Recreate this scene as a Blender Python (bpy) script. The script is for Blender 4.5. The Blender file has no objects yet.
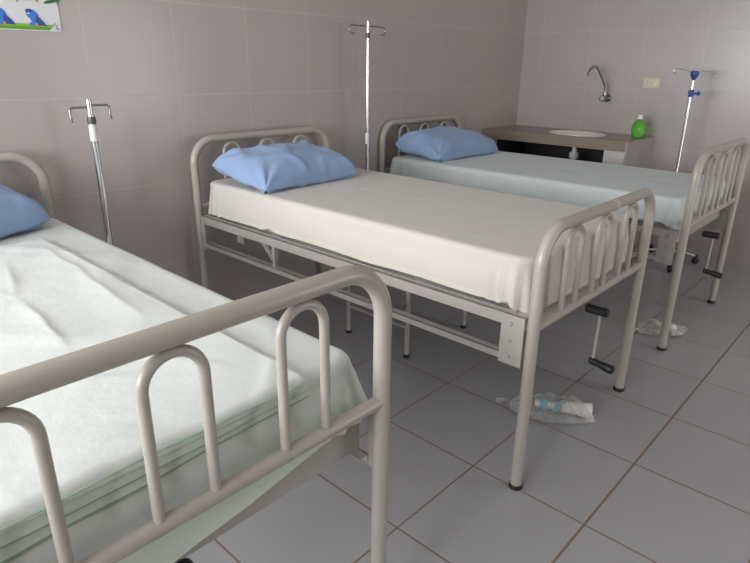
import bpy, bmesh, math, random
from mathutils import Vector, Matrix, noise
random.seed(7)
PI = math.pi
SC = bpy.context.scene
COL = SC.collection
V = Vector

# ------------------------------------------------------------------ helpers
def link(o, parent=None):
    COL.objects.link(o)
    if parent is not None:
        o.parent = parent
    return o

def tag(o, label=None, cat=None, group=None, kind=None):
    if label: o['label'] = label
    if cat: o['category'] = cat
    if group: o['group'] = group
    if kind: o['kind'] = kind
    return o

def empty(name, loc, label, cat, group=None, rz=0.0):
    o = bpy.data.objects.new(name, None)
    o.location = loc
    o.rotation_euler = (0, 0, rz)
    o.empty_display_size = 0.1
    link(o)
    return tag(o, label, cat, group)

def build(name, bm, mats, parent=None, smooth=True, angle=40, bevel=0.0, recalc=True):
    if recalc:
        bmesh.ops.recalc_face_normals(bm, faces=bm.faces[:])
    me = bpy.data.meshes.new(name)
    for f in bm.faces:
        f.smooth = smooth
    if smooth:
        ca = math.cos(math.radians(angle))
        bm.normal_update()
        for e in bm.edges:
            if len(e.link_faces) == 2 and e.link_faces[0].normal.dot(e.link_faces[1].normal) < ca:
                e.smooth = False
    bm.to_mesh(me)
    bm.free()
    if not isinstance(mats, (list, tuple)):
        mats = [mats]
    for m in mats:
        me.materials.append(m)
    o = bpy.data.objects.new(name, me)
    link(o, parent)
    if bevel:
        md = o.modifiers.new('bevel', 'BEVEL')
        md.width = bevel
        md.segments = 2
        md.limit_method = 'ANGLE'
    return o

def box(bm, x0, x1, y0, y1, z0, z1, mi=0, mat=None):
    vs = [bm.verts.new((x, y, z)) for x in (x0, x1) for y in (y0, y1) for z in (z0, z1)]
    if mat is not None:
        for v in vs: v.co = mat @ v.co
    for q in ((0,1,3,2),(4,6,7,5),(0,4,5,1),(2,3,7,6),(0,2,6,4),(1,5,7,3)):
        f = bm.faces.new([vs[i] for i in q])
        f.material_index = mi
    return vs

def tube(bm, pts, r, n=14, mi=0, caps=True, radii=None):
    pts = [V(p) for p in pts]
    m = len(pts)
    tang = []
    for i in range(m):
        a = pts[max(i-1, 0)]; b = pts[min(i+1, m-1)]
        tang.append((b-a).normalized())
    t0 = tang[0]
    ref = V((0,0,1)) if abs(t0.z) < 0.9 else V((0,1,0))
    u = t0.cross(ref).normalized()
    rings = []
    for i in range(m):
        t = tang[i]
        u = (u - t*u.dot(t)).normalized()
        w = t.cross(u)
        rr = radii[i] if radii else r
        rings.append([bm.verts.new(pts[i] + (u*math.cos(2*PI*k/n) + w*math.sin(2*PI*k/n))*rr) for k in range(n)])
    for i in range(m-1):
        for k in range(n):
            f = bm.faces.new((rings[i][k], rings[i][(k+1)%n], rings[i+1][(k+1)%n], rings[i+1][k]))
            f.material_index = mi
    if caps:
        f = bm.faces.new(rings[0][::-1]); f.material_index = mi
        f = bm.faces.new(rings[-1]); f.material_index = mi

def lathe(bm, prof, n=32, c=(0,0,0), sx=1.0, sy=1.0, mi=0, M=None):
    rings = []
    for (r, z) in prof:
        if r < 1e-5:
            v = bm.verts.new((c[0], c[1], c[2]+z)); rings.append([v])
        else:
            rings.append([bm.verts.new((c[0]+r*sx*math.cos(2*PI*k/n), c[1]+r*sy*math.sin(2*PI*k/n), c[2]+z)) for k in range(n)])
    if M is not None:
        for R_ in rings:
            for v in R_: v.co = M @ v.co
    for a, b in zip(rings[:-1], rings[1:]):
        for k in range(n):
            if len(a) == 1 and len(b) == 1: continue
            if len(a) == 1: f = bm.faces.new((a[0], b[k], b[(k+1)%n]))
            elif len(b) == 1: f = bm.faces.new((a[k], a[(k+1)%n], b[0]))
            else: f = bm.faces.new((a[k], a[(k+1)%n], b[(k+1)%n], b[k]))
            f.material_index = mi

def arc(c, r, a0, a1, n, ax1, ax2):
    c = V(c); ax1 = V(ax1); ax2 = V(ax2)
    return [c + ax1*(r*math.cos(a0+(a1-a0)*i/n)) + ax2*(r*math.sin(a0+(a1-a0)*i/n)) for i in range(n+1)]

# ------------------------------------------------------------------ materials
class NT:
    def __init__(self, name):
        self.m = bpy.data.materials.new(name)
        self.m.use_nodes = True
        self.t = self.m.node_tree
        self.b = self.t.nodes['Principled BSDF']
        self.out = self.t.nodes['Material Output']
    def n(self, kind, **kw):
        x = self.t.nodes.new(kind)
        for k, v in kw.items():
            setattr(x, k, v)
        return x
    def l(self, a, b):
        self.t.links.new(a, b)
    def math(self, op, a, b=None, clamp=False):
        x = self.n('ShaderNodeMath', operation=op)
        x.use_clamp = clamp
        for i, v in enumerate((a, b)):
            if v is None: continue
            if isinstance(v, (int, float)): x.inputs[i].default_value = v
            else: self.l(v, x.inputs[i])
        return x.outputs[0]
    def mix(self, fac, a, b):
        x = self.n('ShaderNodeMix', data_type='RGBA')
        for s, v in ((x.inputs[0], fac), (x.inputs[6], a), (x.inputs[7], b)):
            if isinstance(v, (int, float)): s.default_value = v
            elif isinstance(v, tuple): s.default_value = (*v[:3], 1)
            else: self.l(v, s)
        return x.outputs[2]
    def noise(self, scale, detail=4, rough=0.5, vec=None):
        x = self.n('ShaderNodeTexNoise')
        x.inputs['Scale'].default_value = scale
        x.inputs['Detail'].default_value = detail
        x.inputs['Roughness'].default_value = rough
        if vec is not None: self.l(vec, x.inputs['Vector'])
        return x.outputs['Fac']
    def pos(self):
        return self.n('ShaderNodeNewGeometry').outputs['Position']
    def obj(self):
        return self.n('ShaderNodeTexCoord').outputs['Object']
    def sep(self, v):
        x = self.n('ShaderNodeSeparateXYZ'); self.l(v, x.inputs[0]); return x.outputs
    def bump(self, h, strength=0.2, dist=0.01):
        x = self.n('ShaderNodeBump')
        x.inputs['Strength'].default_value = strength
        x.inputs['Distance'].default_value = dist
        self.l(h, x.inputs['Height'])
        self.l(x.outputs[0], self.b.inputs['Normal'])
    def set(self, **kw):
        for k, v in kw.items():
            s = self.b.inputs[k.replace('_', ' ')]
            s.default_value = (*v, 1) if isinstance(v, tuple) and len(v) == 3 else v
        return self

def simple(name, col, rough=0.5, metal=0.0, var=0.06, scale=8, **kw):
    t = NT(name)
    f = t.noise(scale, 4, 0.6, t.obj())
    a = tuple(c*(1-var) for c in col); b = tuple(min(1, c*(1+var)) for c in col)
    t.l(t.mix(f, a, b), t.b.inputs['Base Color'])
    t.set(Roughness=rough, Metallic=metal, **kw)
    return t.m

def paint(name, col, chip):
    t = NT(name)
    p = t.obj()
    f = t.noise(5, 4, 0.6, p)
    c = t.mix(f, tuple(x*0.94 for x in col), col)
    s = t.noise(38, 2, 0.5, p)
    sp = t.math('MULTIPLY', t.math('SUBTRACT', s, 0.74, True), 9.0, True)
    t.l(t.mix(sp, c, chip), t.b.inputs['Base Color'])
    t.set(Roughness=0.34, Coat_Weight=0.25, Coat_Roughness=0.2)
    t.bump(t.noise(160, 2, 0.5, p), 0.03, 0.002)
    return t.m

def cloth(name, col, col2, rough=0.9, weave=900):
    t = NT(name)
    p = t.obj()
    f = t.noise(6, 5, 0.6, p)
    t.l(t.mix(f, col2, col), t.b.inputs['Base Color'])
    t.set(Roughness=rough, Sheen_Weight=0.15, Sheen_Roughness=0.5, Specular_IOR_Level=0.2)
    h1 = t.noise(14, 4, 0.55, p)
    h2 = t.noise(weave, 1, 0.5, p)
    t.bump(t.math('ADD', h1, t.math('MULTIPLY', h2, 0.06)), 0.25, 0.008)
    return t.m

def line_mask(t, coord, off, size, half):
    """1 on the grout line of a tile grid, 0 elsewhere"""
    m = t.math('MODULO', t.math('ADD', coord, 90*size - off), size)
    d = t.math('MINIMUM', m, t.math('SUBTRACT', size, m))
    x = t.math('DIVIDE', t.math('SUBTRACT', d, half*0.7), half*0.6, True)
    return t.math('SUBTRACT', 1.0, x)

def tile_tone(t, coords, offs, sizes):
    c = t.n('ShaderNodeCombineXYZ')
    for i, (cc, o, s) in enumerate(zip(coords, offs, sizes)):
        t.l(t.math('FLOOR', t.math('DIVIDE', t.math('SUBTRACT', cc, o), s)), c.inputs[i])
    w = t.n('ShaderNodeTexWhiteNoise', noise_dimensions='3D')
    t.l(c.outputs[0], w.inputs['Vector'])
    return w.outputs['Value']

def wall_mat(name, ax, off):
    t = NT(name)
    p = t.pos(); x, y, z = t.sep(p)
    h = (x, y)[ax]
    g = t.math('MAXIMUM', line_mask(t, h, off, 0.4475, 0.0028), line_mask(t, z, 0.852, 0.445, 0.0032))
    tone = tile_tone(t, (h, z), (off, 0.852), (0.4475, 0.445))
    big = t.noise(2.2, 5, 0.62, p)
    col = t.mix(big, (0.392, 0.345, 0.332), (0.43, 0.392, 0.373))
    col = t.mix(t.math('MULTIPLY', tone, 0.35), col, (0.385, 0.355, 0.338))
    gc = t.mix(t.noise(9, 3, 0.6, p), (0.53, 0.47, 0.44), (0.42, 0.38, 0.36))
    t.l(t.mix(t.math('MULTIPLY', g, 0.8), col, gc), t.b.inputs['Base Color'])
    t.set(Roughness=0.24)
    hh = t.math('SUBTRACT', t.math('MULTIPLY', t.noise(30, 4, 0.6, p), 0.25), g)
    t.bump(hh, 0.12, 0.004)
    return t.m

def floor_mat():
    t = NT('floor_tiles')
    p = t.pos(); x, y, z = t.sep(p)
    gx = line_mask(t, x, 0.0, 0.45, 0.0036)
    gy = line_mask(t, y, 0.0, 0.45, 0.0036)
    # one wider joint where two runs of tile meet
    d = t.math('ABSOLUTE', t.math('ADD', y, 0.45))
    wide = t.math('LESS_THAN', d, 0.0046)
    g = t.math('MAXIMUM', t.math('MAXIMUM', gx, gy), wide)
    tone = tile_tone(t, (x, y), (0.0, 0.0), (0.45, 0.45))
    col = t.mix(t.noise(1.6, 5, 0.6, p), (0.345, 0.343, 0.355), (0.40, 0.396, 0.402))
    col = t.mix(t.math('MULTIPLY', tone, 0.4), col, (0.345, 0.342, 0.355))
    gc = t.mix(t.noise(3, 4, 0.6, p), (0.17, 0.105, 0.07), (0.25, 0.165, 0.11))
    t.l(t.mix(t.math('MULTIPLY', g, 0.92), col, gc), t.b.inputs['Base Color'])
    t.l(t.math('ADD', 0.27, t.math('MULTIPLY', g, 0.4)), t.b.inputs['Roughness'])
    t.bump(t.math('SUBTRACT', 1.0, g), 0.1, 0.002)
    return t.m

M = {}
M['paint'] = paint('cream_enamel', (0.415, 0.382, 0.332), (0.35, 0.31, 0.26))
M['paint_rail'] = paint('cream_enamel_flat', (0.44, 0.41, 0.375), (0.37, 0.33, 0.28))
M['rubber'] = simple('black_rubber', (0.012, 0.012, 0.013), 0.5)
M['plastic_black'] = simple('black_plastic', (0.014, 0.014, 0.015), 0.35)
M['bolt'] = simple('bolt_zinc', (0.45, 0.43, 0.40), 0.35, 0.8)
M['chip'] = simple('bare_putty', (0.56, 0.45, 0.35), 0.6)
M['chrome'] = simple('chrome', (0.72, 0.72, 0.72), 0.16, 1.0, 0.02)
M['chrome_dull'] = simple('dull_chrome', (0.27, 0.265, 0.26), 0.3, 1.0, 0.05)
M['steel_dark'] = simple('dark_collar', (0.09, 0.088, 0.085), 0.45, 0.2)
M['white_plastic'] = simple('white_plastic', (0.72, 0.71, 0.69), 0.4)
M['blue_plastic'] = simple('blue_plastic', (0.028, 0.06, 0.30), 0.35)
M['sheet_white'] = cloth('white_sheet', (0.69, 0.72, 0.695), (0.645, 0.675, 0.65))
M['sheet_under'] = cloth('pale_green_sheet', (0.65, 0.675, 0.645), (0.605, 0.63, 0.60))
M['sheet_green'] = cloth('green_edge', (0.30, 0.44, 0.30), (0.26, 0.39, 0.27))
M['sheet_fold'] = cloth('pale_green_fold', (0.64, 0.71, 0.625), (0.59, 0.66, 0.575))
M['sheet_cream'] = cloth('cream_sheet', (0.61, 0.58, 0.535), (0.575, 0.545, 0.50))
M['hem_cream'] = cloth('cream_hem', (0.66, 0.635, 0.54), (0.60, 0.575, 0.50))
M['sheet_blue'] = cloth('pale_blue_sheet', (0.60, 0.655, 0.65), (0.55, 0.605, 0.60))
M['pillow'] = cloth('blue_pillowcase', (0.285, 0.40, 0.60), (0.255, 0.365, 0.565))
M['mattress'] = simple('mattress_cover', (0.5, 0.5, 0.46), 0.9)
M['wall_x'] = wall_mat('wall_tiles_back', 0, 0.003)
M['wall_y'] = wall_mat('wall_tiles_side', 1, 0.422)
M['floor'] = floor_mat()
M['ceiling'] = simple('ceiling_paint', (0.72, 0.70, 0.67), 0.9)
M['wframe'] = simple('window_frame_paint', (0.6, 0.6, 0.58), 0.4)

# ------------------------------------------------------------------ room
XR, YB, XL, YF, H = 3.498, 1.95, -3.9, -3.6, 2.75
T = 0.12
def struct(o): return tag(o, kind='structure')

bm = bmesh.new(); box(bm, XL-T, XR+T, YF-T, YB+T, -0.1, 0.0)
struct(build('floor', bm, M['floor'], smooth=False))
bm = bmesh.new(); box(bm, XL-T, XR+T, YF-T, YB+T, H, H+0.1)
struct(build('ceiling', bm, M['ceiling'], smooth=False))
bm = bmesh.new(); box(bm, XL-T, XR+T, YB, YB+T, 0, H)
struct(build('wall_back', bm, M['wall_x'], smooth=False))
bm = bmesh.new(); box(bm, XR, XR+T, YF, YB, 0, H)
struct(build('wall_right', bm, M['wall_y'], smooth=False))
DX0, DX1, DZ = 1.5, 3.1, 2.15
bm = bmesh.new(); box(bm, XL-T, DX0, YF-T, YF, 0, H); box(bm, DX1, XR+T, YF-T, YF, 0, H); box(bm, DX0, DX1, YF-T, YF, DZ, H)
struct(build('wall_front', bm, M['wall_x'], smooth=False))
# left wall with the window opening that lights the room
WY0, WY1, WZ0, WZ1 = -1.1, 1.88, 0.9, 2.4
bm = bmesh.new()
box(bm, XL-T, XL, YF, WY0, 0, H); box(bm, XL-T, XL, WY1, YB, 0, H)
box(bm, XL-T, XL, WY0, WY1, 0, WZ0); box(bm, XL-T, XL, WY0, WY1, WZ1, H)
struct(build('wall_left', bm, M['wall_y'], smooth=False))
bm = bmesh.new()
fx0, fx1 = XL-0.08, XL-0.03
box(bm, fx0, fx1, WY0, WY1, WZ0, WZ0+0.05); box(bm, fx0, fx1, WY0, WY1, WZ1-0.05, WZ1)
for k in range(4):
    yy = WY0 + (WY1-WY0-0.05)*k/3
    box(bm, fx0, fx1, yy, yy+0.05, WZ0+0.05, WZ1-0.05)
struct(build('window_1', bm, M['wframe'], smooth=False))

# ------------------------------------------------------------------ beds
W_BED, Y_FOOT, Y_HEAD, TR = 0.962, -0.182, 1.865, 0.0212

def u_frame(bm, y, ztop, r=0.125):
    pts = [(0, y, 0.016), (0, y, 0.3), (0, y, 0.6), (0, y, ztop-r-0.02)]
    pts += arc((r, y, ztop-r), r, PI, PI/2, 14, (1,0,0), (0,0,1))
    pts += [(0.4, y, ztop), (0.6, y, ztop)]
    pts += arc((W_BED-r, y, ztop-r), r, PI/2, 0, 14, (1,0,0), (0,0,1))
    pts += [(W_BED, y, ztop-r-0.02), (W_BED, y, 0.6), (W_BED, y, 0.3), (W_BED, y, 0.016)]
    tube(bm, pts, TR, 20)

def end_frame(root, name, y, ztop, zbar, arches, ra):
    bm = bmesh.new(); u_frame(bm, y, ztop)
    fr = build(name, bm, M['paint'], root)
    bm = bmesh.new()
    tube(bm, [(TR*0.6, y, zbar), (W_BED/2, y, zbar), (W_BED-TR*0.6, y, zbar)], 0.0165, 16)
    build('crossbar', bm, M['paint'], fr)
    for cx in arches:
        rt = 0.0108
        zt = ztop - TR - rt + 0.002
        pts = [(cx-ra, y, zbar+0.012), (cx-ra, y, (zbar+zt)/2), (cx-ra, y, zt-ra-0.01)]
        pts += arc((cx, y, zt-ra), ra, PI, 0, 18, (1,0,0), (0,0,1))
        pts += [(cx+ra, y, zt-ra-0.01), (cx+ra, y, (zbar+zt)/2), (cx+ra, y, zbar+0.012)]
        bm = bmesh.new(); tube(bm, pts, rt, 12)
        build('arch', bm, M['paint'], fr)
    for x in (0, W_BED):
        bm = bmesh.new()
        lathe(bm, [(0, 0), (0.022, 0), (0.0255, 0.004), (0.0255, 0.014), (0.0228, 0.019), (0.0216, 0.019), (0.0, 0.019)], 24, (x, y, 0))
        build('rubber_foot', bm, M['rubber'], fr)
    return fr

def side_rail(root, sgn, y_head, plate_z, plate_w):
    x = 0.0 if sgn < 0 else W_BED
    i = -sgn                                       # inward direction
    def bx(bm, d0, d1, y0, y1, z0, z1):
        a, b = x + i*d0, x + i*d1
        box(bm, min(a, b), max(a, b), y0, y1, z0, z1)
    y0, y1 = Y_FOOT + TR + 0.008, y_head - TR - 0.008
    bm = bmesh.new()
    bx(bm, -0.006, -0.002, y0, y1, 0.628, 0.672)   # upright web of the angle iron
    bx(bm, -0.006, 0.04, y0, y1, 0.668, 0.672)
    rail = build('side_rail', bm, M['paint_rail'], root, smooth=False, bevel=0.001)
    bm = bmesh.new()
    bx(bm, -0.006, -0.001, y0+plate_w-0.003, y1-0.02, 0.495, 0.521)
    bx(bm, -0.006, 0.028, y0+plate_w-0.003, y1-0.02, 0.517, 0.521)
    build('lower_bar', bm, M['paint_rail'], rail, smooth=False, bevel=0.001)
    for ya, yb in ((y0, y0+plate_w), (y1-0.03, y1)):
        bm = bmesh.new()
        bx(bm, -0.010, -0.005, ya, yb, plate_z if ya == y0 else 0.485, 0.668)
        build('end_plate', bm, M['paint_rail'], rail, smooth=False, bevel=0.001)
    for zz in (0.515, 0.576, 0.638):
        if zz < plate_z or plate_w < 0.06: continue
        bm = bmesh.new()
        Mx = Matrix.Translation((x - i*0.010, y0+0.05, zz)) @ Matrix.Rotation(-i*PI/2, 4, 'Y')
        lathe(bm, [(0, 0.0), (0.0078, 0.0), (0.0078, 0.003), (0.005, 0.0062), (0, 0.0068)], 14, M=Mx)
        build('bolt', bm, M['paint_rail'], rail)
    bm = bmesh.new()
    bx(bm, -0.004, 0.008, 1.20, 1.214, 0.519, 0.632)
    build('strut', bm, M['paint_rail'], rail, smooth=False)
    return rail

def make_bed(x0, label, ztop_f, zbar_f, ztop_h, y_head=1.865, beam=(0.592, 0.667), far_plate=0.485, plate_w=0.088, crank_x=0.5, arches=(0.242, 0.486, 0.74), ra=0.052):
    root = empty('hospital_bed', (x0, 0, 0), label, 'bed', 'cream tubular steel hospital beds in a row')
    fb = end_frame(root, 'footboard', Y_FOOT, ztop_f, zbar_f, arches, ra)
    end_frame(root, 'headboard', y_head, ztop_h, 0.72, arches, 0.052)
    for s in (-1, 1): side_rail(root, s, y_head, 0.485 if s < 0 else far_plate, 0.088 if s < 0 else plate_w)
    bm = bmesh.new()                               # end beam under the foot of the mattress
    box(bm, 0.012, W_BED-0.012, Y_FOOT+0.062, Y_FOOT+0.066, beam[0], beam[1])
    box(bm, 0.012, W_BED-0.012, Y_FOOT+0.066, Y_FOOT+0.092, beam[0], beam[0]+0.004)
    build('end_beam', bm, M['paint_rail'], root, smooth=False)
    bm = bmesh.new()                               # sheet metal deck with cross ribs
    box(bm, 0.012, W_BED-0.012, Y_FOOT+0.078, y_head-0.05, 0.673, 0.676)
    for k in range(7):
        yy = 0.05 + k*0.26
        box(bm, 0.045, W_BED-0.045, yy, yy+0.03, 0.642, 0.673)
    build('deck', bm, M['paint_rail'], root, smooth=False)
    bm = bmesh.new()                               # back-lift link bars under the deck
    for xx in (0.30, 0.66):
        tube(bm, [(xx, 0.98, 0.545), (xx, 1.26, 0.645)], 0.012, 8)
        box(bm, xx-0.02, xx+0.02, 1.42, 1.45, 0.56, 0.645)
    for xx in (0.10, W_BED-0.10):
        box(bm, xx-0.003, xx+0.003, 1.60, 1.66, 0.535, 0.672)
        tube(bm, [(xx, 1.50, 0.66), (xx, 1.34, 0.51)], 0.016, 8)
        box(bm, xx-0.01, xx+0.01, 1.315, 1.345, 0.50, 0.672)
    tube(bm, [(0.30, 0.98, 0.545), (0.66, 0.98, 0.545)], 0.011, 8)
    tube(bm, [(0.5, -0.10, 0.56), (0.5, 0.98, 0.548)], 0.010, 8)
    build('back_lift_linkage', bm, M['paint_rail'], root)
    # crank
    qx = crank_x
    bm = bmesh.new()
    tube(bm, [(qx, -0.135, 0.56), (qx, -0.225, 0.56)], 0.0075, 12)
    tube(bm, [(qx, -0.208, 0.562), (qx-0.003, -0.209, 0.50), (qx-0.006, -0.208, 0.345)], 0.0058, 10)
    cr = build('crank', bm, M['paint_rail'], root)
    bm = bmesh.new()
    tube(bm, [(qx, -0.15, 0.56), (qx, -0.156, 0.56), (qx, -0.20, 0.56), (qx, -0.236, 0.56), (qx, -0.24, 0.56)], 0.016, 14, radii=[0.014, 0.019, 0.018, 0.019, 0.015])
    build('bushing', bm, M['plastic_black'], cr)
    bm = bmesh.new()
    tube(bm, [(qx-0.006, -0.196, 0.346), (qx-0.006, -0.20, 0.346), (qx-0.006, -0.235, 0.341), (qx-0.006, -0.27, 0.336), (qx-0.006, -0.29, 0.333), (qx-0.006, -0.298, 0.332)], 0.014, 14,
         radii=[0.011, 0.0155, 0.014, 0.0185, 0.0185, 0.012])
    build('grip', bm, M['plastic_black'], cr)
    return root, fb

bedL, fbL = make_bed(-1.707, 'cream steel hospital bed nearest the camera, big footboard across the left foreground', 1.048, 0.702, 1.070, beam=(0.540, 0.671), plate_w=0.02, crank_x=0.435, arches=(0.187, 0.450, 0.727), ra=0.056)
bedM, fbM = make_bed(0.006, 'middle cream steel hospital bed holding the cream-sheeted mattress', 0.975, 0.640, 1.072, far_plate=0.6)
bedR, fbR = make_bed(1.566, 'cream steel hospital bed nearest the sink counter, under the pale blue sheet', 1.062, 0.700, 1.064, y_head=1.922, beam=(0.575, 0.671))
bm = bmesh.new()                                   # bare patch on the middle footboard's top tube
tube(bm, [(0.515, Y_FOOT, 0.975), (0.535, Y_FOOT, 0.975), (0.555, Y_FOOT, 0.975)], TR+0.0006, 20)
tag(build('worn_patch', bm, M['chip'], fbM), 'bare tan patch worn in the enamel')

# ------------------------------------------------------------------ bedding
def fold(x, y, seed):
    """cloth relief in metres at a surface point"""
    p = V((x*1.7+seed, y*1.7, seed*0.37))
    h = 0.006*noise.noise(p) + 0.0035*noise.noise(p*2.7)
    q = V((x*2.3+y*1.3+seed*3, (y-x*0.7)*0.9, seed))
    r = 1-abs(noise.noise(q))
    h += 0.006*max(0, r-0.86)/0.14
    q2 = V((x*1.1-y*2.1-seed*2, (y*0.9+x)*0.8, seed+4))
    r = 1-abs(noise.noise(q2))
    h += 0.005*max(0, r-0.9)/0.1
    h += 0.0012*noise.noise(p*9)
    return h

CREASES = (((-1.205, 0.80), (-1.24, 0.34), 0.007), ((-1.13, 1.16), (-1.205, 0.80), 0.005), ((-0.985, 1.30), (-0.99, 0.86), 0.004),
           ((-0.985, 1.03), (-1.03, 0.40), 0.005), ((-1.35, 1.25), (-1.205, 0.79), 0.004), ((-1.40, 0.30), (-1.15, 0.10), 0.004), ((-1.12, 0.22), (-1.02, 0.02), 0.0035),
           ((-1.50, 0.75), (-1.36, 0.30), 0.004))
def creases(x, y):
    h = 0
    for (ax, ay), (bx_, by_), amp in CREASES:
        dx, dy = bx_-ax, by_-ay
        L2 = dx*dx+dy*dy
        t = ((x-ax)*dx+(y-ay)*dy)/L2
        tc = min(1, max(0, t))
        d = (x-ax-dx*tc)*dy-(y-ay-dy*tc)*dx
        d = math.hypot(x-ax-dx*tc, y-ay-dy*tc)*(1 if d > 0 else -1)
        d += 0.008*noise.noise(V((x*7, y*7, ax)))
        w = math.sin(PI*min(1, max(0, 0.02+0.96*tc)))
        h += amp*w*(math.exp(-abs(d)/0.009) if d < 0 else math.exp(-d/0.035))
    return h

def mattress_sheet(x0, x1, y0, y1, z0, z1, seed, mats, rt=0.035, rc=0.06, flare=0.008, hem=0.007, hemf=None, amp=1.0, hem_mi=0, hang=False):
    """closed cloth shell over a mattress: rings from the hem up the sides and in across the top"""
    N = 400
    bm = bmesh.new()
    cx, cy = (x0+x1)/2, (y0+y1)/2
    hx, hy = (x1-x0)/2, (y1-y0)/2
    # perimeter points of the rounded rectangle with normals
    segs = []
    L1, L2, A = 2*(hx-rc), 2*(hy-rc), rc*PI/2
    tot = 2*L1+2*L2+4*A
    def per(s):
        s %= tot
        for (kind, ln, dat) in (('l', L1, ((-hx+rc, -hy), (1, 0), (0, -1))), ('a', A, (hx-rc, -hy+rc, -PI/2)),
                                ('l', L2, ((hx, -hy+rc), (0, 1), (1, 0))), ('a', A, (hx-rc, hy-rc, 0)),
                                ('l', L1, ((hx-rc, hy), (-1, 0), (0, 1))), ('a', A, (-hx+rc, hy-rc, PI/2)),
                                ('l', L2, ((-hx, hy-rc), (0, -1), (-1, 0))), ('a', A, (-hx+rc, -hy+rc, PI))):
            if s <= ln:
                if kind == 'l':
                    (px, py), (dx, dy), nn = dat
                    return V((px+dx*s, py+dy*s)), V(nn)
                a = dat[2] + s/rc
                return V((dat[0]+rc*math.cos(a), dat[1]+rc*math.sin(a))), V((math.cos(a), math.sin(a)))
            s -= ln
        return V((-hx+rc, -hy)), V((0, -1))
    P = [per(tot*k/N) for k in range(N)]
    rings = []
    nside = 9
    mi_ring = []
    for j in range(nside):                          # sides
        t = j/(nside-1)
        ring = []
        for k, (p, nn) in enumerate(P):
            wx, wy = cx+p.x, cy+p.y
            zh = z0 + hem*noise.noise(V((wx*3.1+seed, wy*3.1, 3.3))) + (hemf(wx, wy) if hemf else 0)
            zz = zh + (z1-rt-zh)*t
            corner = max(0, 1.15-min((p-V((sx*hx, sy*hy))).length for sx in (-1, 1) for sy in (-1, 1))/0.16)
            s = tot*k/N
            ruf = (0.017*corner*math.sin(s*135+2*noise.noise(V((s*9, seed, 0)))) + 0.004*noise.noise(V((s*11, seed, t*1.5)))) * (1-t)**0.8
            fl = flare*(1-t)**1.6 + ruf + (0.016*(1-t)**0.7 if hemf and wy < y0+0.03 and hang else 0)
            diag = 0.005*noise.noise(V((s*5+zz*9, zz*6, seed)))
            ring.append(bm.verts.new((wx+nn.x*(fl+diag), wy+nn.y*(fl+diag), zz+0.008*corner*math.sin(s*70+seed)*(1-t))))
        rings.append(ring); mi_ring.append(hem_mi if j == 0 else 0)
    for j in range(1, 6):                           # rounded shoulder
        a = PI/2*j/5
        d = rt*(1-math.cos(a)); zz = z1-rt+rt*math.sin(a)
        rings.append([bm.verts.new((cx+p.x-nn.x*d, cy+p.y-nn.y*d, zz)) for (p, nn) in P]); mi_ring.append(0)
    base = [(v.co.x, v.co.y) for v in rings[-1]]
    ml = hy-hx*0.98
    K = 34
    for j in range(1, K+1):                         # the top
        t = j/K
        ring = []
        for (bx_, by_) in base:
            mx, my = cx, min(max(by_, cy-ml), cy+ml)
            x = bx_+(mx-bx_)*t*0.985; y = by_+(my-by_)*t*0.985
            ring.append(bm.verts.new((x, y, z1)))
        rings.append(ring); mi_ring.append(0)
    for r_ in rings[nside-2:]:
        for v in r_:
            e = min(v.co.x-x0, x1-v.co.x, v.co.y-y0, y1-v.co.y)
            v.co.z += amp*fold(v.co.x, v.co.y, seed) * min(1, max(0.25, e/0.08)) - 0.004
    for j in range(len(rings)-1):
        a, b = rings[j], rings[j+1]
        for k in range(N):
            f = bm.faces.new((a[k], a[(k+1) % N], b[(k+1) % N], b[k])); f.material_index = mi_ring[j]
            if hang and j < 4 and (a[k].co.y < y0+0.02 or j < 1): f.material_index = 1
    # centre seam
    last = rings[-1]
    for k in range(1, N//2):
        a, b, c, d = last[k], last[k+1] if k+1 < N else last[0], last[N-k-1], last[N-k]
        if len({a, b, c, d}) == 4:
            try: bm.faces.new((a, b, c, d))
            except ValueError: pass
    bmesh.ops.remove_doubles(bm, verts=last, dist=0.004)
    return bm

def mattress(x0, x1, y0, y1, z0, z1, seed, mats, label, core_z, **kw):
    root = empty('mattress', ((x0+x1)/2, (y0+y1)/2, core_z), label, 'mattress', 'sheeted mattresses on the beds')
    inv = Matrix.Translation((-(x0+x1)/2, -(y0+y1)/2, -core_z))
    bm = mattress_sheet(x0, x1, y0, y1, z0, z1, seed, mats, **kw)
    bm.transform(inv)
    build('fitted_sheet', bm, mats, root, angle=180)
    bm = bmesh.new()
    box(bm, x0+0.03, x1-0.03, y0+0.03, y1-0.03, core_z, z1-0.03)
    bm.transform(inv)
    build('mattress_core', bm, M['mattress'], root, smooth=False)
    return root

CZ = 0.6775
mattress(0.022, 0.935, -0.130, 1.80, 0.694, 0.868, 1.3, [M['sheet_cream'], M['hem_cream']],
         'mattress in a smooth cream fitted sheet on the middle bed', CZ, hem_mi=1, amp=0.15, rt=0.024, hemf=lambda x, y: (0.016*max(0, 1-abs(y-1.25)/0.05) if x < 0.4 else 0.0) - 0.038*min(1, max(0, (-0.085-y)/0.035)))
mattress(1.580, 2.495, -0.130, 1.87, 0.694, 0.835, 5.1, [M['sheet_blue']],
         'mattress in a pale blue-grey sheet on the bed beside the sink counter', CZ, amp=0.4, rt=0.028, hemf=lambda x, y: -0.035*min(1, max(0, (-0.085-y)/0.035)))
def left_hem(x, y):
    if y > -0.06: return 0.0
    if x > -0.80: return -0.02
    t = min(1, max(0, (-0.90-x)/0.5))
    return -0.022 - 0.085*t**0.85
mattress(-1.665, -0.752, -0.120, 1.80, 0.675, 0.812, 9.7, [M['sheet_under'], M['sheet_fold']],
         'mattress in a pale green-white sheet on the nearest left bed', CZ, hemf=left_hem, amp=1.0, flare=0.022, hang=True, hem=0.005, rt=0.03)

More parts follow.
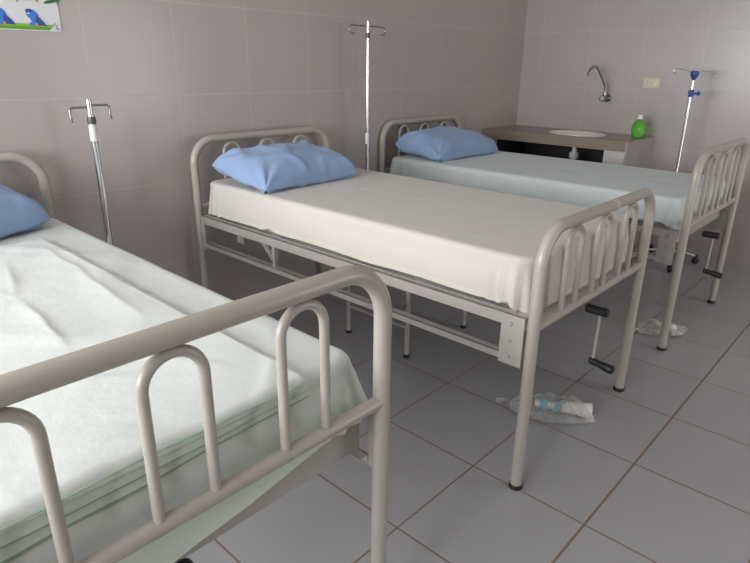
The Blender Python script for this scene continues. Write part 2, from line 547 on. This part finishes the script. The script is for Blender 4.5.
# stack of folded sheets laid across the foot of the left bed
def folded_layer(x0, x1, y0, y1, z, drop, seed, th=0.006, drop2=0.03):
    """one folded layer: flat on the mattress, turned down over the foot end"""
    bm = bmesh.new()
    nx, ny, nd = 100, 150, 7
    r = 0.016
    prof = []
    for j in range(nd+1):
        prof.append((y0, z-r-drop*(1-j/nd)))
    for j in range(1, 7):
        a = PI/2*j/6
        prof.append((y0+r*(1-math.cos(a)), z-r+r*math.sin(a)))
    yb = prof[-1][0]
    for j in range(1, ny+1):
        prof.append((yb+(y1-yb)*j/ny, z))
    def pt(i, j, off):
        u = i/nx
        x = x0+(x1-x0)*u
        y, zz = prof[j]
        wob = 0.006*noise.noise(V((x*4+seed, y*2.5, seed)))
        if j <= nd:
            t = 1-j/nd
            zz += -t*drop2*max(0, (x1-x)/(x1-x0)) + t*0.008*noise.noise(V((x*3+seed, 2, seed*2)))
            return V((x+wob*0.3, y-off-0.004*t*noise.noise(V((x*8, seed, 1)))-0.002, zz))
        k = min(1, (j-nd)/6)
        hgt = fold(x, y, 9.7)*k + 0.004*noise.noise(V((x*6+seed, y*6, seed)))*k
        ya = y - off*(1-k)
        return V((x+(wob if i in (0, nx) else 0), ya, zz+hgt*0.55+creases(x, y)*k+off*k))
    def sheet(off):
        return [[bm.verts.new(pt(i, j, off)) for j in range(len(prof))] for i in range(nx+1)]
    A, B = sheet(0.0), sheet(th)
    m = len(prof)
    for i in range(nx):
        for j in range(m-1):
            fa_ = bm.faces.new((A[i][j], A[i][j+1], A[i+1][j+1], A[i+1][j]))
            fb2 = bm.faces.new((B[i][j], B[i+1][j], B[i+1][j+1], B[i][j+1]))
            if j < nd+1: fa_.material_index = fb2.material_index = 2 if j > 0 else 1
    def strip(a, b, mi=1):
        for k in range(len(a)-1):
            f = bm.faces.new((a[k], a[k+1], b[k+1], b[k])); f.material_index = mi
    strip(A[0], B[0]); strip(A[nx], B[nx])
    strip([c[0] for c in A], [c[0] for c in B]); strip([c[-1] for c in A], [c[-1] for c in B])
    return bm

fs = empty('folded_sheet', (-1.2, 0.4, 0.82), 'white folded sheet with green edges laid over the foot of the left bed', 'sheet')
inv = Matrix.Translation((1.2, -0.4, -0.82))
for k, (xa, xb, ya, yb, zz, dr) in enumerate(((-1.66, -0.925, -0.122, 1.36, 0.8110, 0.026), (-1.655, -0.932, -0.127, 1.34, 0.8155, 0.010), (-1.66, -0.942, -0.132, 1.38, 0.8200, -0.012))):
    bm = folded_layer(xa, xb, ya, yb, zz, dr, 2.0+k*1.7, 0.004, (0.035, 0.02, 0.006)[k])
    bm.transform(inv)
    build('sheet_layer', bm, [M['sheet_white'], M['sheet_green'], M['sheet_fold']], fs, angle=60)

def pillow(loc, L, D, Th, rz, tilt, seed, label, flop=0.0):
    bm = bmesh.new()
    nx, ny = 72, 48
    def pt(u, v, side):
        a = (1-abs(u)**3.2)**0.46*(1-abs(v)**3.0)**0.44 if abs(u) < 1 and abs(v) < 1 else 0
        x = L/2*u*(0.95+0.05*abs(v)**2.5)
        y = D/2*v*(0.93+0.07*abs(u)**2.5)
        z = Th*(0.72 if side > 0 else -0.28)*a
        # pulled creases running in from the corners and seams
        edge = max(abs(u), abs(v))
        cr = 0
        for (su, sv) in ((-1, -1), (1, -1), (-1, 1), (1, 1)):
            du, dv = (u-su)*L/2, (v-sv)*D/2
            rr = math.hypot(du, dv); an = math.atan2(dv, du)
            cr += math.exp(-(rr/0.16)**2)*min(1, rr/0.05)*math.sin(an*9+seed+su*2+sv)
        z += side*0.013*cr*min(1, a*3)
        z += side*0.018*a*noise.noise(V((x*4+seed, y*4, seed)))
        z += side*0.013*min(1, a*2)*max(0, 1-abs(noise.noise(V((x*5+y*3+seed, y*5-x*2, seed*2))))*4)
        z += 0.010*noise.noise(V((x*5, y*5, seed+7)))*(edge**4)
        z += flop*(u*u)
        q = 1-0.055*(abs(u)*abs(v))**5
        x *= q; y *= q
        return V((x, y, z))
    top = [[None]*(ny+1) for _ in range(nx+1)]
    bot = [[None]*(ny+1) for _ in range(nx+1)]
    for i in range(nx+1):
        for j in range(ny+1):
            u = math.sin(PI/2*(2*i/nx-1)) if True else 0
            v = math.sin(PI/2*(2*j/ny-1))
            top[i][j] = bm.verts.new(pt(u, v, 1))
            bot[i][j] = top[i][j] if i in (0, nx) or j in (0, ny) else bm.verts.new(pt(u, v, -1))
    for i in range(nx):
        for j in range(ny):
            bm.faces.new((top[i][j], top[i+1][j], top[i+1][j+1], top[i][j+1]))
            bm.faces.new((bot[i][j], bot[i][j+1], bot[i+1][j+1], bot[i+1][j]))
    bm.transform(Matrix.Rotation(tilt, 4, 'X'))
    o = build('pillow', bm, M['pillow'], angle=75)
    o.location = loc; o.rotation_euler = (0, 0, rz)
    return tag(o, label, 'pillow', 'blue pillows at the bed heads')

pillow((0.345, 1.50, 0.926), 0.695, 0.45, 0.165, math.radians(3), math.radians(10), 1.1, 'blue pillow propped against the headboard of the middle bed')
pillow((1.985, 1.64, 0.888), 0.745, 0.45, 0.168, math.radians(-2), math.radians(8), 4.2, 'blue pillow on the bed beside the sink counter')
pillow((-1.245, 1.63, 0.880), 0.745, 0.44, 0.185, math.radians(22), math.radians(8), 8.3, 'blue pillow at the left edge, on the nearest bed')

# ------------------------------------------------------------------ drip stands
def iv_stand(loc, height, label, hook, rz=0.0, r_low=0.0125, r_up=0.008, joint=0.9, blue=False, hook_len=0.085, base_r=0.22, casters=0.0, nl=5):
    root = empty('drip_stand', loc, label, 'drip stand', 'chrome drip stands between the beds', rz)
    bm = bmesh.new()
    zb = 0.10
    for k in range(nl):
        a = 2*PI*k/nl+casters
        d = V((math.cos(a), math.sin(a), 0))
        tube(bm, [d*0.015+V((0, 0, zb)), d*base_r*0.6+V((0, 0, zb-0.01)), d*base_r+V((0, 0, 0.062))], 0.010, 10)
    lathe(bm, [(0, zb-0.02), (0.028, zb-0.02), (0.028, zb+0.03), (0.016, zb+0.045), (0, zb+0.045)], 20)
    bs = build('base', bm, M['chrome'], root)
    for k in range(nl):
        a = 2*PI*k/nl+casters
        d = V((math.cos(a), math.sin(a), 0)); q = V((-d.y, d.x, 0))
        c = d*base_r + V((0, 0, 0.026))
        bm = bmesh.new()
        tube(bm, [c-q*0.013, c-q*0.010, c+q*0.010, c+q*0.013], 0.025, 18, radii=[0.020, 0.0255, 0.0255, 0.020])
        tube(bm, [c+V((0, 0, 0.02)), c+V((0, 0, 0.045))], 0.014, 10)
        build('caster', bm, M['rubber'], bs)
    bm = bmesh.new(); tube(bm, [(0, 0, zb), (0, 0, joint/2), (0, 0, joint)], r_low, 18)
    build('pole', bm, M['chrome'], root)
    bm = bmesh.new(); tube(bm, [(0, 0, joint-0.01), (0, 0, (joint+height)/2), (0, 0, height)], r_up, 16)
    up = build('extension_pole', bm, M['chrome'], root)
    if blue:
        bm = bmesh.new(); lathe(bm, [(0, -0.026), (0.015, -0.026), (0.019, -0.015), (0.019, 0.018), (0.013, 0.026), (0, 0.026)], 18, (0, 0, joint))
        cl = build('clamp', bm, M['blue_plastic'], root)
        bm = bmesh.new(); tube(bm, [(0.012, -0.006, joint), (0.034, -0.017, joint), (0.036, -0.018, joint), (0.052, -0.026, joint)], 0.009, 12, radii=[0.007, 0.007, 0.015, 0.013])
        build('knob', bm, M['blue_plastic'], cl)
        bm = bmesh.new(); lathe(bm, [(0, -0.05), (0.010, -0.05), (0.014, -0.038), (0.026, -0.02), (0.03, -0.004), (0.027, 0.010), (0.012, 0.016), (0, 0.016)], 20, (0, 0, height))
        hub = build('hook_hub', bm, M['blue_plastic'], root)
    else:
        bm = bmesh.new(); lathe(bm, [(0, -0.035), (r_low*1.12, -0.035), (r_low*1.12, 0.03), (r_up*1.1, 0.036), (0, 0.036)], 18, (0, 0, joint))
        build('joint_sleeve', bm, M['white_plastic'], root)
        zc = height-0.088 if hook == 'small' else height-0.083
        bm = bmesh.new(); lathe(bm, [(0, -0.015), (r_up*1.55, -0.015), (r_up*1.65, 0), (r_up*1.5, 0.016), (0, 0.016)], 18, (0, 0, zc))
        build('collar', bm, M['steel_dark'], root)
    for s in (-1, 1):
        zt = height-0.028
        d = V((s, 0, 0))
        bm = bmesh.new()
        if blue:
            dd = V((s*0.83, -s*0.3, 0)).normalized()
            pts = [V((0, 0, height-0.005)), dd*0.05+V((0, 0, height+0.016)), dd*hook_len+V((0, 0, height+0.02-s*0.012))]
            pts += [p for p in arc(dd*hook_len+V((0, 0, height-s*0.012)), 0.02, PI/2, -PI*0.6, 12, dd, (0, 0, 1))][1:]
            tube(bm, pts, 0.0028, 8)
        elif hook == 'small':
            zt += s*0.004
            pts = [V((0, 0, zt)), d*(hook_len-0.02)+V((0, 0, zt))]
            pts += arc(d*(hook_len-0.02)+V((0, 0, zt-0.014)), 0.014, PI/2, 0, 6, d, (0, 0, 1))[1:]
            e = pts[-1]
            pts += [e+V((0, 0, -0.02)), e+V((0, -0.004, -0.034)), e+V((0, -0.012, -0.044))]
            tube(bm, pts, 0.0046, 10)
        else:
            c = d*(hook_len-0.004)+V((0, 0, zt-0.024))
            pts = [V((0, 0, zt)), d*(hook_len-0.02)+V((0, 0, zt))]
            pts += arc(c, 0.024, PI/2, -PI*0.75, 14, d, (0, 0, 1))
            tube(bm, pts, 0.0032, 8)
        build('hook', bm, M['chrome_dull'] if not blue else M['chrome'], up)
    return root

def iv_left():
    return iv_stand((-0.545, 1.75, 0), 1.30, 'short chrome drip stand with bent hooks behind the left bed, nearest the poster', 'small', 0.0, 0.0145, 0.0115, 1.158, hook_len=0.092, base_r=0.155, casters=0.9)
iv_left()
iv_stand((1.225, 1.75, 0), 1.712, 'tall chrome drip stand by the back wall between the middle and far beds', 'long', 0.0, 0.0115, 0.0088, 1.0, hook_len=0.14, base_r=0.155, casters=0.5)
iv_stand((3.2, 0.375, 0), 1.43, 'drip stand with blue plastic hub and knob beside the sink counter', 'long', math.radians(-35), 0.0105, 0.0085, 1.29, blue=True, hook_len=0.125, base_r=0.265, casters=math.radians(-112), nl=4)

# ------------------------------------------------------------------ sink counter on the right wall
def counter_mat():
    t = NT('counter_tile')
    p = t.pos(); x, y, z = t.sep(p)
    w = t.n('ShaderNodeTexWave', wave_type='BANDS', bands_direction='Z')
    w.inputs['Scale'].default_value = 14; w.inputs['Distortion'].default_value = 3.5; w.inputs['Detail'].default_value = 3
    t.l(p, w.inputs['Vector'])
    c = t.mix(w.outputs['Fac'], (0.235, 0.190, 0.140), (0.275, 0.228, 0.172))
    g = line_mask(t, y, 0.80, 0.4475, 0.002)
    t.l(t.mix(t.math('MULTIPLY', g, 0.35), c, (0.40, 0.35, 0.28)), t.b.inputs['Base Color'])
    t.set(Roughness=0.3)
    return t.m
M['counter'] = counter_mat()
M['support_tile'] = simple('support_grey_tile', (0.34, 0.315, 0.30), 0.4, 0, 0.06, 5)
M['plaster'] = simple('white_plaster', (0.50, 0.48, 0.46), 0.8)
M['ceramic'] = simple('white_ceramic', (0.70, 0.64, 0.58), 0.15)

cxa, cxb, cya, cyb, czt, czb = 2.915, XR-0.002, 0.667, YB-0.002, 0.936, 0.862
ct = empty('sink_counter', ((cxa+cxb)/2, (cya+cyb)/2, 0), 'brown tiled washbasin counter along the right wall with an oval white basin', 'sink counter')
inv = Matrix.Translation((-(cxa+cxb)/2, -(cya+cyb)/2, 0))
bx_c, by_c, ea, eb = 3.19, 1.20, 0.165, 0.23
bm = bmesh.new()
N = 64
outer_t, inner_t, outer_b, inner_b = [], [], [], []
for k in range(N):
    a = 2*PI*k/N
    dx, dy = math.cos(a), math.sin(a)
    tx = ((cxb-bx_c) if dx > 0 else (bx_c-cxa))/max(abs(dx), 1e-6)
    sya = cya+0.0125
    ty = ((cyb-by_c) if dy > 0 else (by_c-sya))/max(abs(dy), 1e-6)
    s = min(tx, ty)
    ox, oy = bx_c+dx*s, by_c+dy*s
    outer_t.append(V((ox, oy, czt))); outer_b.append(V((ox, oy, czb)))
    inner_t.append(V((bx_c+ea*dx, by_c+eb*dy, czt))); inner_b.append(V((bx_c+ea*dx, by_c+eb*dy, czb)))
# snap the nearest samples to the slab's corners
for (qx, qy) in ((cxa, sya), (cxa, cyb), (cxb, sya), (cxb, cyb)):
    k = min(range(N), key=lambda i: (outer_t[i].x-qx)**2+(outer_t[i].y-qy)**2)
    outer_t[k] = V((qx, qy, czt)); outer_b[k] = V((qx, qy, czb))
R4 = [[bm.verts.new(p) for p in L_] for L_ in (outer_b, outer_t, inner_t, inner_b)]
for a_, b_ in ((0, 1), (1, 2), (2, 3), (3, 0)):
    for k in range(N):
        bm.faces.new((R4[a_][k], R4[a_][(k+1) % N], R4[b_][(k+1) % N], R4[b_][k]))
bm.transform(inv)
build('countertop', bm, M['counter'], ct, angle=30)
bm = bmesh.new()
prof = [(1.06, 0.0), (1.06, 0.006), (1.03, 0.009), (0.985, 0.006), (0.95, -0.01), (0.9, -0.03), (0.75, -0.06), (0.4, -0.078), (0.08, -0.082), (0.0, -0.082)]
lathe(bm, [(r, z) for r, z in prof], 56, (bx_c, by_c, czt+0.001), ea, eb)
bm.transform(inv)
bs = build('basin', bm, M['ceramic'], ct, angle=60)
bm = bmesh.new()
tube(bm, [(bx_c, by_c, 0.848), (bx_c, by_c, 0.78), (bx_c, by_c, 0.62), (bx_c+0.04, by_c, 0.58), (bx_c+0.1, by_c, 0.58), (bx_c+0.2, by_c, 0.6), (XR-0.003, by_c, 0.6)], 0.02, 12)
lathe(bm, [(0, 0), (0.04, 0), (0.04, 0.05), (0, 0.05)], 16, (bx_c, by_c, 0.735))
bm.transform(inv)
build('drain_pipe', bm, M['white_plastic'], bs)
bm = bmesh.new(); box(bm, cxa, cxb, cya, cya+0.012, 0.0, czt+0.0005)
bm.transform(inv)
build('end_panel', bm, M['support_tile'], ct, smooth=False)
bm = bmesh.new(); box(bm, cxa, cxb, cya+0.012, cya+0.17, 0.0, czb-0.001)
bm.transform(inv)
build('support_wall', bm, M['plaster'], ct, smooth=False)
bm = bmesh.new(); box(bm, cxa, cxb, cyb-0.12, cyb, 0.0, czb-0.001)
bm.transform(inv)
build('support_wall', bm, M['plaster'], ct, smooth=False)

M['recess'] = simple('recess_shade_dark', (0.030, 0.024, 0.024), 0.7)  # near-black colour on added boards stands in for shade under the counter
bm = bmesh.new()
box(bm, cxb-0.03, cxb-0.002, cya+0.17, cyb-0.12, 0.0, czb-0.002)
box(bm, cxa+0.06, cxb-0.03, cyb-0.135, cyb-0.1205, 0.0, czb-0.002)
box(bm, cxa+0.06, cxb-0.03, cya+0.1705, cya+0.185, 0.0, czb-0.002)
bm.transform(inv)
tag(build('recess_shade_boards', bm, M['recess'], ct, smooth=False), 'dark boards added to deepen the shade in the open recess')

# faucet on the wall
fa = empty('faucet', (XR, 1.105, 1.217), 'grey metal gooseneck wall tap above the basin', 'tap')
bm = bmesh.new()
Mx = Matrix.Rotation(-PI/2, 4, 'Y')
lathe(bm, [(0, 0), (0.032, 0), (0.032, 0.006), (0.02, 0.014), (0.016, 0.02), (0.016, 0.05), (0.021, 0.052), (0.021, 0.085), (0.012, 0.09), (0, 0.09)], 24, M=Mx)
fb_ = build('tap_body', bm, M['chrome_dull'], fa)
bm = bmesh.new()
lathe(bm, [(0, 0), (0.012, 0), (0.027, 0.006), (0.027, 0.022), (0.02, 0.028), (0, 0.028)], 12, (0, 0, 0.09), M=Mx)
build('tap_handle', bm, M['chrome_dull'], fb_)
bm = bmesh.new()
pts = [V((-0.068, 0, 0.01)), V((-0.068, 0, 0.07)), V((-0.075, 0.004, 0.10)), V((-0.135, 0.03, 0.19))]
pts += [V((-0.155, 0.04, 0.222)), V((-0.172, 0.048, 0.241)), V((-0.195, 0.058, 0.251)), V((-0.22, 0.07, 0.246)), V((-0.24, 0.078, 0.225)), V((-0.252, 0.084, 0.19))]
tube(bm, pts, 0.0105, 14)
tube(bm, [(-0.068, 0, 0.012), (-0.068, 0, 0.05)], 0.015, 14)
tube(bm, [(-0.25, 0.083, 0.20), (-0.2545, 0.085, 0.178)], 0.0135, 14)
build('spout', bm, M['chrome_dull'], fa)

# socket
M['socket'] = simple('cream_socket', (0.62, 0.55, 0.38), 0.4)
M['socket_dark'] = simple('socket_slots', (0.06, 0.05, 0.04), 0.6)
M['socket_white'] = simple('socket_rocker', (0.74, 0.69, 0.55), 0.35)
so = empty('wall_socket', (XR, 0.765, 1.348), 'cream rectangular socket plate on the right wall above the green bottle', 'socket')
bm = bmesh.new(); box(bm, -0.009, -0.0005, -0.066, 0.066, -0.042, 0.042)
build('cover_plate', bm, M['socket'], so, smooth=False, bevel=0.003)
for k, yy in enumerate((0.036, 0.0, -0.036)):
    bm = bmesh.new(); box(bm, -0.0125, -0.009, yy-0.014, yy+0.014, -0.022, 0.022)
    mm = build('switch_module' if k == 2 else 'outlet_module', bm, M['socket_white'], so, smooth=False, bevel=0.001)
    if k < 2:
        for zz in (-0.009, 0.009):
            bm = bmesh.new(); box(bm, -0.0132, -0.0122, yy-0.008, yy+0.006, zz-0.0025, zz+0.0025)
            build('slot', bm, M['socket_dark'], mm, smooth=False)

# green bottle
def liquid_mat():
    t = NT('green_soap')
    t.set(Base_Color=(0.22, 0.72, 0.10), Roughness=0.06, Transmission_Weight=0.6, IOR=1.36)
    return t.m
M['soap'] = liquid_mat()
bt = empty('soap_bottle', (3.30, 0.742, czt+0.0008), 'squat green liquid soap bottle with a white cap on the counter end', 'bottle', rz=math.radians(35))
bm = bmesh.new()
lathe(bm, [(0, 0.0), (0.036, 0.0), (0.050, 0.004), (0.066, 0.028), (0.073, 0.058), (0.071, 0.085), (0.06, 0.112), (0.038, 0.133), (0.020, 0.142), (0.017, 0.150), (0.0, 0.150)], 40, sy=0.72)
build('body', bm, M['soap'], bt, angle=70)
bm = bmesh.new()
lathe(bm, [(0, 0.143), (0.021, 0.143), (0.021, 0.158), (0.019, 0.176), (0.012, 0.179), (0, 0.179)], 24)
build('cap', bm, M['white_plastic'], bt)

# ------------------------------------------------------------------ poster
pm = {k: simple('poster_'+k, c, 0.45, 0, 0.03) for k, c in dict(paper=(0.66, 0.66, 0.68), green=(0.10, 0.32, 0.02), dark=(0.03, 0.13, 0.035), blue=(0.03, 0.20, 0.58), navy=(0.035, 0.06, 0.32), brown=(0.16, 0.06, 0.03), orange=(0.6, 0.26, 0.1), grey=(0.30, 0.24, 0.40), lime=(0.23, 0.42, 0.03)).items()}
keys = list(pm)
bm = bmesh.new()
PX0, PX1, PZ0, PZ1 = -1.55, -0.536, 1.578, 2.2
yq = YB-0.0015
def poly(pts, lay, key):
    vs = [bm.verts.new((x, yq-0.0015-0.0004*lay, z)) for x, z in pts]
    f = bm.faces.new(vs); f.material_index = keys.index(key)
def ell(cx, cz, rx, rz_, lay, key, rot=0.0, n=18):
    c, s = math.cos(rot), math.sin(rot)
    poly([(cx+rx*math.cos(2*PI*k/n)*c-rz_*math.sin(2*PI*k/n)*s, cz+rx*math.cos(2*PI*k/n)*s+rz_*math.sin(2*PI*k/n)*c) for k in range(n)], lay, key)
box(bm, PX0, PX1, yq-0.0014, yq, PZ0, PZ1, keys.index('paper'))
poly([(PX0, PZ0+0.004), (PX1-0.052, PZ0+0.004), (PX1-0.03, PZ0+0.027), (PX0, PZ0+0.027)], 1, 'green')
poly([(PX0, PZ0+0.016), (PX1-0.04, PZ0+0.016), (PX1-0.03, PZ0+0.027), (PX0, PZ0+0.027)], 2, 'lime')
poly([(PX1-0.05, PZ0+0.006), (PX1-0.018, PZ0+0.034), (PX1-0.021, PZ0+0.036), (PX1-0.036, PZ0+0.022)], 3, 'grey')
ell(PX1-0.018, PZ0+0.014, 0.006, 0.004, 3, 'grey'); ell(PX1-0.019, PZ0+0.023, 0.004, 0.0035, 3, 'grey'); ell(PX1-0.015, PZ0+0.008, 0.005, 0.0022, 4, 'grey')
for bx_ in (-0.648, -0.772, -0.90, -1.03, -1.17, -1.33):   # seated blue birds along the grass
    ell(bx_, 1.642, 0.024, 0.019, 5, 'blue', -0.5)
    ell(bx_+0.006, 1.627, 0.016, 0.019, 6, 'blue', 0.3)
    ell(bx_-0.012, 1.657, 0.014, 0.007, 6, 'navy', 0.1)
    poly([(bx_+0.016, 1.642), (bx_+0.045, 1.612), (bx_+0.052, 1.598), (bx_+0.02, 1.601), (bx_+0.008, 1.618)], 7, 'navy')
    ell(bx_-0.004, 1.605, 0.011, 0.008, 7, 'blue'); ell(bx_+0.012, 1.600, 0.006, 0.006, 8, 'orange')
    ell(bx_-0.014, 1.646, 0.004, 0.004, 8, 'paper')
for k in range(9):                                    # branch and leaves along the upper edge
    lx = -1.2+k*0.08
    ell(lx, 1.703+0.004*math.sin(k*2.1), 0.035, 0.007, 5, 'dark', 0.25*math.sin(k))
    if k % 2 == 0: poly([(lx+0.02, 1.70), (lx+0.026, 1.70), (lx+0.024, 1.688), (lx+0.021, 1.686)], 6, 'brown')
    else: ell(lx+0.02, 1.697, 0.006, 0.006, 6, 'orange')
tag(build('poster', bm, list(pm.values()), smooth=False, recalc=False), 'white poster with blue birds and a green grass stripe high on the back wall', 'poster')

# ------------------------------------------------------------------ stool under the middle bed
M['stool_top'] = simple('dark_vinyl', (0.03, 0.028, 0.03), 0.5)
st = empty('stool', (0.775, 0.99, 0), 'low steel stool with black-tipped legs under the middle bed', 'stool')
sx, sy, sh = 0.262, 0.218, 0.385
for a in (-1, 1):
    for b in (-1, 1):
        bm = bmesh.new(); tube(bm, [(a*sx, b*sy, 0.012), (a*sx, b*sy, sh)], 0.0125, 14)
        lg = build('leg', bm, M['paint_rail'], st)
        bm = bmesh.new(); lathe(bm, [(0, 0), (0.014, 0), (0.0165, 0.004), (0.0165, 0.014), (0.013, 0.018), (0, 0.018)], 16, (a*sx, b*sy, 0))
        build('rubber_foot', bm, M['rubber'], lg)
for a in (-1, 1):
    bm = bmesh.new(); tube(bm, [(a*sx, -sy, 0.17), (a*sx, sy, 0.17)], 0.009, 10)
    build('stretcher', bm, M['paint_rail'], st)
bm = bmesh.new()
for a in (-1, 1):
    tube(bm, [(a*sx, -sy-0.01, sh-0.006), (a*sx, sy+0.01, sh-0.006)], 0.011, 10)
    tube(bm, [(-sx, a*sy, sh-0.006), (sx, a*sy, sh-0.006)], 0.011, 10)
build('seat_frame', bm, M['paint_rail'], st)
bm = bmesh.new(); box(bm, -sx-0.012, sx+0.012, -sy-0.012, sy+0.012, sh+0.005, sh+0.035)
build('seat', bm, M['stool_top'], st, smooth=False, bevel=0.008)

# ------------------------------------------------------------------ clear bags on the floor
def film_mat(name, tint, opac):
    t = NT(name)
    tr = t.n('ShaderNodeBsdfTransparent'); tr.inputs['Color'].default_value = (0.97, 0.97, 0.97, 1)
    t.set(Base_Color=tint, Roughness=0.18, Specular_IOR_Level=0.6)
    lw = t.n('ShaderNodeLayerWeight'); lw.inputs['Blend'].default_value = 0.45
    nz = t.noise(17, 3, 0.55, t.obj())
    f = t.math('ADD', t.math('MULTIPLY', lw.outputs['Facing'], opac*1.3), t.math('MULTIPLY', t.math('SUBTRACT', nz, 0.45, True), opac*2.2), True)
    mx = t.n('ShaderNodeMixShader')
    t.l(f, mx.inputs[0]); t.l(tr.outputs[0], mx.inputs[1]); t.l(t.b.outputs[0], mx.inputs[2])
    t.l(mx.outputs[0], t.out.inputs['Surface'])
    t.bump(t.noise(16, 3, 0.55, t.obj()), 0.8, 0.02)
    return t.m
M['film'] = film_mat('clear_film', (0.9, 0.9, 0.89), 0.42)
M['film_milky'] = film_mat('milky_film', (0.74, 0.71, 0.67), 0.62)

def bag(name, loc, rz, L, Wd, Hh, seed, mat, label, neck=0.35):
    root = empty(name, loc, label, 'bag', None, rz)
    bm = bmesh.new()
    n, m = 56, 36
    rings = []
    for i in range(n+1):
        t = i/n
        s = math.sin(PI*min(1, max(0, t)))**0.45
        wv = Wd/2*s*(1 if t < 0.72 else 1-neck*(t-0.72)/0.28)
        hv = Hh*s*(0.75+0.25*math.sin(t*7+seed))
        ring = []
        for k in range(m):
            a = 2*PI*k/m
            x = (t-0.5)*L; y = wv*math.cos(a); z = hv*(0.5+0.5*math.sin(a))
            q = V((x*14+seed, y*14, z*14))
            cr = noise.noise(q)*0.014 + (1-abs(noise.noise(q*1.9))*2)*0.008
            y += cr*math.cos(a); z += cr*(0.5+0.5*math.sin(a))*1.1
            x += 0.012*noise.noise(V((a, t*9, seed)))
            ring.append(bm.verts.new((x, y, max(0.0012+0.0006*math.cos(a)**2, z))))
        rings.append(ring)
    for i in range(n):
        for k in range(m):
            bm.faces.new((rings[i][k], rings[i][(k+1) % m], rings[i+1][(k+1) % m], rings[i+1][k]))
    bm.faces.new(rings[0][::-1]); bm.faces.new(rings[-1])
    build('film', bm, mat, root, angle=50)
    bm = bmesh.new()                                 # twisted free end
    tube(bm, [(-L/2+0.005, 0, 0.02), (-L/2-0.02, 0.008, 0.03), (-L/2-0.04, 0.0, 0.022), (-L/2-0.055, 0.012, 0.014)], 0.01, 8, radii=[0.007, 0.006, 0.014, 0.011])
    build('tied_end', bm, mat, root, angle=50)
    return root

bg = bag('plastic_bag', (0.545, -0.045, 0.0), math.radians(-66), 0.37, 0.21, 0.088, 2.2, M['film'], 'clear crumpled plastic bag on the floor behind the middle footboard leg')
bag('plastic_bag', (1.815, -0.105, 0.0), math.radians(-38), 0.30, 0.18, 0.065, 6.4, M['film_milky'], 'milky plastic bag on the floor behind the far bed footboard leg')
M['blue_print'] = simple('pale_blue_print', (0.22, 0.46, 0.58), 0.45)
M['paper_white'] = simple('white_wrap', (0.8, 0.77, 0.74), 0.6)
ob = empty('wrapped_tube', (0.588, -0.088, 0.0355), 'white tube with pale blue bands wrapped inside the clear bag', 'packaging', None, math.radians(-62))
bm = bmesh.new()
Mx = Matrix.Rotation(PI/2, 4, 'Y')
lathe(bm, [(0, -0.02), (0.022, -0.02), (0.025, -0.015), (0.030, 0.06), (0.034, 0.108), (0.034, 0.112), (0.0, 0.112)], 24, M=Mx)
build('white_sleeve', bm, M['paper_white'], ob)
for xx in (-0.03, -0.095):
    bm = bmesh.new(); lathe(bm, [(0.0, xx-0.016), (0.024, xx-0.016), (0.028, xx-0.007), (0.028, xx+0.007), (0.024, xx+0.016), (0, xx+0.016)], 24, M=Mx)
    tag(build('band', bm, M['blue_print'], ob), 'pale blue band')
bm = bmesh.new(); tube(bm, [(-0.13, 0, 0), (-0.07, 0, 0), (-0.02, 0, 0)], 0.019, 14)
build('stem', bm, M['white_plastic'], ob)
lump = bmesh.new()
bmesh.ops.create_icosphere(lump, subdivisions=4, radius=0.034)
for v in lump.verts:
    d = 1+0.35*noise.noise(v.co*38+V((3, 1, 7)))
    v.co = V((v.co.x*1.25*d, v.co.y*d, v.co.z*0.62*d))
o = build('crumpled_wad', lump, M['paper_white'], angle=60); o.location = (1.855, -0.135, 0.0255)
tag(o, 'small crumpled white wad inside the milky bag', 'wad')

# ------------------------------------------------------------------ light
def area(name, loc, rot, sx_, sy_, power, col):
    l = bpy.data.lights.new(name, 'AREA'); l.shape = 'RECTANGLE'; l.size = sx_; l.size_y = sy_
    l.energy = power; l.color = col
    o = bpy.data.objects.new(name, l); o.location = loc; o.rotation_euler = rot
    COL.objects.link(o); return o
# daylight entering through the left window
area('window_daylight', (XL-0.16, (WY0+WY1)/2, (WZ0+WZ1)/2), (0, -PI/2, 0), WZ1-WZ0, WY1-WY0, 212, (0.97, 0.985, 1.0))
# daylight through the open doorway in the front wall, right of the viewer
area('doorway_daylight', ((DX0+DX1)/2, YF-0.2, DZ/2), (PI/2, 0, 0), DX1-DX0, DZ, 42, (1.0, 0.985, 0.965))
w = bpy.data.worlds.new('world'); SC.world = w; w.use_nodes = True
w.node_tree.nodes['Background'].inputs[0].default_value = (0.75, 0.85, 1.0, 1)
w.node_tree.nodes['Background'].inputs[1].default_value = 0.6

# ------------------------------------------------------------------ camera
th = (587.252, 0.825094518, -0.353114589, 0.0125389126)
a, b, c = th[1:]
f_ = V((math.sin(a)*math.cos(b), math.cos(a)*math.cos(b), math.sin(b)))
r_ = V((math.cos(a), -math.sin(a), 0)); u_ = r_.cross(f_)
r2 = r_*math.cos(c)+u_*math.sin(c); u2 = -r_*math.sin(c)+u_*math.cos(c)
cam = bpy.data.cameras.new('camera'); cam.sensor_width = 36; cam.lens = th[0]/750*36
cam.clip_start = 0.02
co = bpy.data.objects.new('camera', cam); COL.objects.link(co)
co.matrix_world = Matrix(((r2.x, u2.x, -f_.x, -1.65739472), (r2.y, u2.y, -f_.y, -0.999002996), (r2.z, u2.z, -f_.z, 1.45674243), (0, 0, 0, 1)))
SC.camera = co
SC.view_settings.view_transform = 'Standard'
SC.view_settings.look = 'None'
SC.view_settings.gamma = 1
SC.view_settings.exposure = 0.0
SC.view_settings.use_curve_mapping = False
SC.cycles.use_denoising = True
SC.cycles.max_bounces = 8
SC.cycles.transparent_max_bounces = 16
SC.cycles.sample_clamp_indirect = 6
